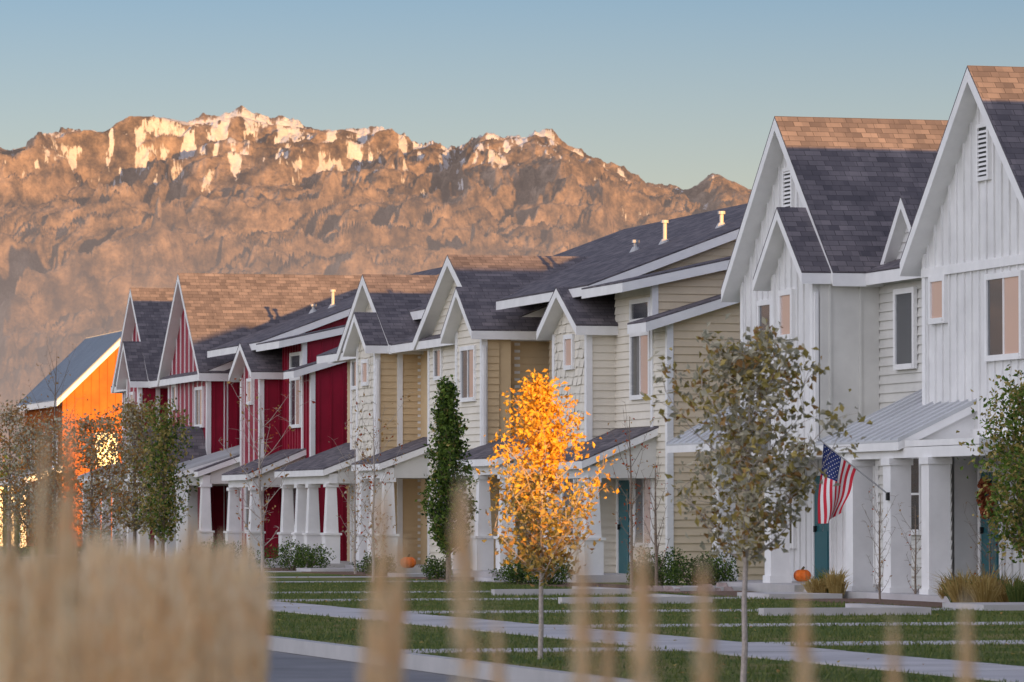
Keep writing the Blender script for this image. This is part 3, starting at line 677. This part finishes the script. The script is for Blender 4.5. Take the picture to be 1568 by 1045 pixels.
for r in range(9):
    for c in range(6 if r%2==0 else 5):
        u=(r+1)/10*7/13; v=((c*2+1+(r%2))/12)*.385; rr=.013
        for off in (.004,-.004):
            q=[]
            for k in range(10):
                a=k*math.pi/5; R_=rr if k%2==0 else rr*.45
                q.append(FP(u+R_*math.cos(a)/.75,v+R_*math.sin(a)/1.2,off))
            st.face(q)
fe.done()

cb=Bld('parked_car',20,-17.7)
def carprof(bf,pts,d0,d1):
    bf.face([(d0,a,z) for a,z in pts]); bf.face([(d1,a,z) for a,z in reversed(pts)])
    for i in range(len(pts)):
        a,z=pts[i];c,z2=pts[(i+1)%len(pts)]; bf.face([(d0,a,z),(d1,a,z),(d1,c,z2),(d0,c,z2)])
g=-.15
carprof(cb.b('body','carred'),[(17.8,g+.3),(17.75,g+.7),(18.0,g+.88),(21.2,g+.9),(22.2,g+.75),(22.3,g+.3)],-18.6,-16.8)
carprof(cb.b('cabin','glass'),[(18.2,g+.885),(18.7,g+1.4),(20.2,g+1.42),(21.0,g+.9)],-18.5,-16.9)
carprof(cb.b('roof','carred'),[(18.65,g+1.4),(18.75,g+1.45),(20.1,g+1.46),(20.25,g+1.4)],-18.45,-16.95)
for ss in (18.6,21.4):
    for dd in (-18.62,-16.98): cb.b('wheel','tyre').tube([(dd,ss,g+.33),(dd+.2,ss,g+.33)],[.33,.33],20); cb.b('hub','steel').tube([(dd-.01,ss,g+.33),(dd+.21,ss,g+.33)],[.18,.18],12)
cb.done()

# ---------------------------------------------------------------- mountains
def vn(x,y,seed):
    xi=np.floor(x);yi=np.floor(y);fx=x-xi;fy=y-yi;fx=fx*fx*fx*(fx*(fx*6-15)+10);fy=fy*fy*fy*(fy*(fy*6-15)+10)
    h=lambda a,b_:(lambda q:q-np.floor(q))(np.sin(a*127.1+b_*311.7+seed*74.7)*43758.5453)
    return (h(xi,yi)*(1-fx)+h(xi+1,yi)*fx)*(1-fy)+(h(xi,yi+1)*(1-fx)+h(xi+1,yi+1)*fx)*fy
def fbm(x,y,o,seed,g=.5):
    r=0;a=.5;t=0
    for k in range(o): r=r+a*vn(x*2**k+k*17.3,y*2**k+k*9.1,seed+k*3.1); t+=a; a*=g
    return r/t
def rid(x,y,o,seed,g=.5):
    r=0;a=.5;t=0
    for k in range(o): r=r+a*(1-np.abs(2*vn(x*2**k+k*13.7,y*2**k+k*5.9,seed+k*5.3)-1)); t+=a; a*=g
    return r/t
prof_px=[(-6000,380),(-3500,300),(-2000,330),(-1100,240),(-500,260),(-200,300),(0,232),(60,226),(110,206),(185,201),(205,188),(222,178),(262,184),(300,191),(330,190),(362,179),(400,190),(450,197),(480,200),(520,200),(560,210),(600,200),(640,212),(680,226),(715,218),(745,205),(790,210),(835,211),(860,228),(890,243),(930,262),(960,277),(1000,286),(1045,291),(1075,279),(1100,270),(1125,283),(1150,295),(1200,330),(1300,420),(1500,560),(2200,700),(4000,730)]
YR=6000.; kk=K/YR
xs=np.concatenate([np.linspace(-5600,-800,170,endpoint=False),np.linspace(-800,620,1250),np.linspace(625,2600,60)])
ys=np.concatenate([np.linspace(3600,4300,50,endpoint=False),np.linspace(4300,6010,500),np.linspace(6030,7200,24)])
X,Y=np.meshgrid(xs,ys)
P=np.interp(X,[(p-784)/kk for p,_ in prof_px],[(786-q)/kk for _,q in prof_px])
cf=np.clip(P/250,0,1)
P=P+cf*(10*(rid(X/34,X*0+.5,3,31.)-.62))
t=np.clip((YR-Y)/2200.,0,1); tb=np.clip((Y-YR)/1200.,0,1)
base=P*(1-t)**1.15*(1-tb)**1.5
wx=X+100*(fbm(X/240,Y/300,4,9)-.5)*2+ .42*(6000-Y)
wy=Y+80*(fbm(X/200,Y/200,3,19)-.5)*2
env=np.sin(np.pi*np.clip(t*.9+.01,0,1))**.6
sp=rid(wx/250,wy/1100,3,1.3,.42)
sp2=rid(wx/70,wy/420,5,5.5,.55)
fn=fbm(X/26,Y/30,5,8.8,.6)
Z=base + P*.50*env*(sp-.58) + P*.26*(env+.10)*(sp2-.5) + 26*(fn-.5)*(.25+env)*cf + 15*(rid(wx/17,Y/90,4,2.2,.6)-.5)*cf*(.35+env)
q=Z/38.+.9*(fbm(X/180,Y/180,3,44.)-.5)
Z=Z+cf*env*5*np.sin(2*np.pi*q)*(.4+.6*fbm(X/90,Y/90,2,3.))
lim=P*Y/YR+3
Z=np.where(Y<YR,np.minimum(Z,lim),Z)
Z=np.maximum(Z,-2)
B=Z.copy()
for k in range(14):
    B=(np.roll(B,1,1)+np.roll(B,-1,1)+B+np.roll(B,2,1)+np.roll(B,-2,1))/5
for k in range(3): B=(np.roll(B,1,0)+np.roll(B,-1,0)+B)/3
gul=np.clip((B-Z)/8.,-1.8,1.8)
ny,nx=X.shape
me=bpy.data.meshes.new('mountains')
V=np.stack([X,Y,Z],-1).reshape(-1,3).astype(np.float32)
idx=np.arange(nx*ny).reshape(ny,nx); F=np.stack([idx[:-1,:-1],idx[:-1,1:],idx[1:,1:],idx[1:,:-1]],-1).reshape(-1,4).astype(np.int32)
me.vertices.add(len(V)); me.vertices.foreach_set('co',V.ravel())
me.loops.add(F.size); me.loops.foreach_set('vertex_index',F.ravel())
me.polygons.add(len(F)); me.polygons.foreach_set('loop_start',np.arange(0,F.size,4,dtype=np.int32)); me.polygons.foreach_set('loop_total',np.full(len(F),4,dtype=np.int32))
me.update(calc_edges=True); me.polygons.foreach_set('use_smooth',np.ones(len(F),dtype=bool))
ga=me.attributes.new('gully','FLOAT','POINT'); ga.data.foreach_set('value',gul.astype(np.float32).ravel())
mo=bpy.data.objects.new('mountains',me); scn.collection.objects.link(mo)
m,nt,bs,out=newmat('mountain_rock_haze')
def mth(op,a,b_=None):
    q=N(nt,'ShaderNodeMath',operation=op)
    for i,v in enumerate((a,b_)):
        if v is None: continue
        if isinstance(v,(int,float)): q.inputs[i].default_value=v
        else: nt.links.new(v,q.inputs[i])
    return q.outputs[0]
tc=N(nt,'ShaderNodeTexCoord'); sep=N(nt,'ShaderNodeSeparateXYZ'); nt.links.new(tc.outputs['Object'],sep.inputs[0])
n1=N(nt,'ShaderNodeTexNoise'); n1.inputs['Scale'].default_value=.022; n1.inputs['Detail'].default_value=13; n1.inputs['Roughness'].default_value=.74
mp1=N(nt,'ShaderNodeMapping'); mp1.inputs['Scale'].default_value=(1.4,.4,1.3); nt.links.new(tc.outputs['Object'],mp1.inputs[0]); nt.links.new(mp1.outputs[0],n1.inputs['Vector'])
rock=ramp(nt,n1.outputs[0],[(.37,(.05,.04,.035)),(.47,(.15,.115,.085)),(.56,(.30,.225,.17)),(.66,(.46,.35,.27))])
n2=N(nt,'ShaderNodeTexNoise'); n2.inputs['Scale'].default_value=.05; n2.inputs['Detail'].default_value=9; n2.inputs['Roughness'].default_value=.62
mp=N(nt,'ShaderNodeMapping'); mp.inputs['Scale'].default_value=(1.3,.22,.3); mp.inputs['Rotation'].default_value=(0,0,.4); nt.links.new(tc.outputs['Object'],mp.inputs[0]); nt.links.new(mp.outputs[0],n2.inputs['Vector'])
at_=N(nt,'ShaderNodeAttribute'); at_.attribute_name='gully'
zz=mth('MULTIPLY',mth('SUBTRACT',sep.outputs[2],452),1/50.)
nn=mth('MULTIPLY',mth('SUBTRACT',n2.outputs[0],.5),12.0)
gg=mth('MULTIPLY',at_.outputs['Fac'],1.2)
sf=mth('ADD',mth('ADD',zz,nn),gg)
cl=N(nt,'ShaderNodeClamp'); nt.links.new(mth('MULTIPLY',mth('SUBTRACT',sf,.62),2.6),cl.inputs[0])
mx=N(nt,'ShaderNodeMix',data_type='RGBA'); nt.links.new(cl.outputs[0],mx.inputs[0]); nt.links.new(rock,mx.inputs[6]); mx.inputs[7].default_value=(.72,.72,.74,1)
nt.links.new(mx.outputs[2],bs.inputs['Base Color']); bs.inputs['Roughness'].default_value=.95; bs.inputs['Specular IOR Level'].default_value=.05
bp=N(nt,'ShaderNodeBump'); bp.inputs['Strength'].default_value=.9; bp.inputs['Distance'].default_value=16; nt.links.new(n1.outputs[0],bp.inputs['Height']); nt.links.new(bp.outputs[0],bs.inputs['Normal'])
em=N(nt,'ShaderNodeEmission'); em.inputs['Color'].default_value=(.41,.32,.29,1); em.inputs['Strength'].default_value=1.0  # aerial haze painted as emission, stronger toward the mountain foot
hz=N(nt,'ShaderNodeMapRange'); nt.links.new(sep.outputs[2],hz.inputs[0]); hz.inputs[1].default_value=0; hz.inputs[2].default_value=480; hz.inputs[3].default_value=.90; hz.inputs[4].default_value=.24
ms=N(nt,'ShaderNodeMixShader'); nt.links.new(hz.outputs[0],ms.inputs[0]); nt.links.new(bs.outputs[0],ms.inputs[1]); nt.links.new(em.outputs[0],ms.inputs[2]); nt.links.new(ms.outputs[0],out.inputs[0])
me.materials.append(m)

# ---------------------------------------------------------------- light
EL=math.atan(.066); AZ=TH+math.radians(12)
L=Vector((-math.sin(AZ)*math.cos(EL),math.cos(AZ)*math.cos(EL),-math.sin(EL)))
sl=bpy.data.lights.new('sun','SUN'); sl.energy=11.5; sl.angle=math.radians(.5); sl.color=(1,.50,.15)
so=bpy.data.objects.new('sun',sl); scn.collection.objects.link(so); so.rotation_euler=L.to_track_quat('-Z','Y').to_euler(); so.location=(60,-100,40)
w=bpy.data.worlds.new('World'); scn.world=w; w.use_nodes=True; nt=w.node_tree; nt.nodes.clear()
sky=N(nt,'ShaderNodeTexSky'); sky.sky_type='NISHITA'; sky.sun_disc=False; sky.sun_elevation=EL; sky.sun_rotation=math.pi-AZ
sky.altitude=1400; sky.air_density=1.0; sky.dust_density=1.5; sky.ozone_density=2.0
tint=N(nt,'ShaderNodeMix',data_type='RGBA',blend_type='MULTIPLY'); tint.inputs[0].default_value=1; nt.links.new(sky.outputs[0],tint.inputs[6]); tint.inputs[7].default_value=(.47,.46,.57,1)
bg=N(nt,'ShaderNodeBackground'); bg.inputs[1].default_value=.345; nt.links.new(tint.outputs[2],bg.inputs[0])
tcw=N(nt,'ShaderNodeTexCoord')
vm=N(nt,'ShaderNodeVectorMath',operation='DOT_PRODUCT'); hd=Vector((-.80,-.58,.12)).normalized(); nt.links.new(tcw.outputs['Generated'],vm.inputs[0]); vm.inputs[1].default_value=hd
a1=mth('MAXIMUM',mth('ADD',mth('MULTIPLY',vm.outputs['Value'],.68),.32),0.0)
a2=mth('POWER',a1,2.0)
bg2=N(nt,'ShaderNodeBackground'); bg2.inputs[0].default_value=(.97,.93,1.0,1); nt.links.new(mth('MULTIPLY',a2,1.72),bg2.inputs[1])
sz=N(nt,'ShaderNodeSeparateXYZ'); nt.links.new(tcw.outputs['Generated'],sz.inputs[0])
hb=mth('MAXIMUM',mth('SUBTRACT',1.0,mth('MULTIPLY',mth('MAXIMUM',sz.outputs[2],0.0),8.4)),0.0)
bg3=N(nt,'ShaderNodeBackground'); bg3.inputs[0].default_value=(.46,.26,.08,1); nt.links.new(hb,bg3.inputs[1])
ad=N(nt,'ShaderNodeAddShader'); nt.links.new(bg.outputs[0],ad.inputs[0]); nt.links.new(bg2.outputs[0],ad.inputs[1])
ad2=N(nt,'ShaderNodeAddShader'); nt.links.new(ad.outputs[0],ad2.inputs[0]); nt.links.new(bg3.outputs[0],ad2.inputs[1])
wo=N(nt,'ShaderNodeOutputWorld'); nt.links.new(ad2.outputs[0],wo.inputs[0])

# ---------------------------------------------------------------- camera
cam=bpy.data.cameras.new('camera'); co=bpy.data.objects.new('camera',cam); scn.collection.objects.link(co)
cam.sensor_width=36; cam.lens=K/1568*36; cam.clip_start=.1; cam.clip_end=30000
co.location=(0,0,1.5); co.rotation_euler=(math.radians(90)+math.atan(263.5/K),0,0)
cam.dof.use_dof=True; cam.dof.focus_distance=86; cam.dof.aperture_fstop=8
scn.camera=co
scn.view_settings.view_transform='Standard'; scn.view_settings.look='None'; scn.view_settings.exposure=0; scn.view_settings.gamma=1
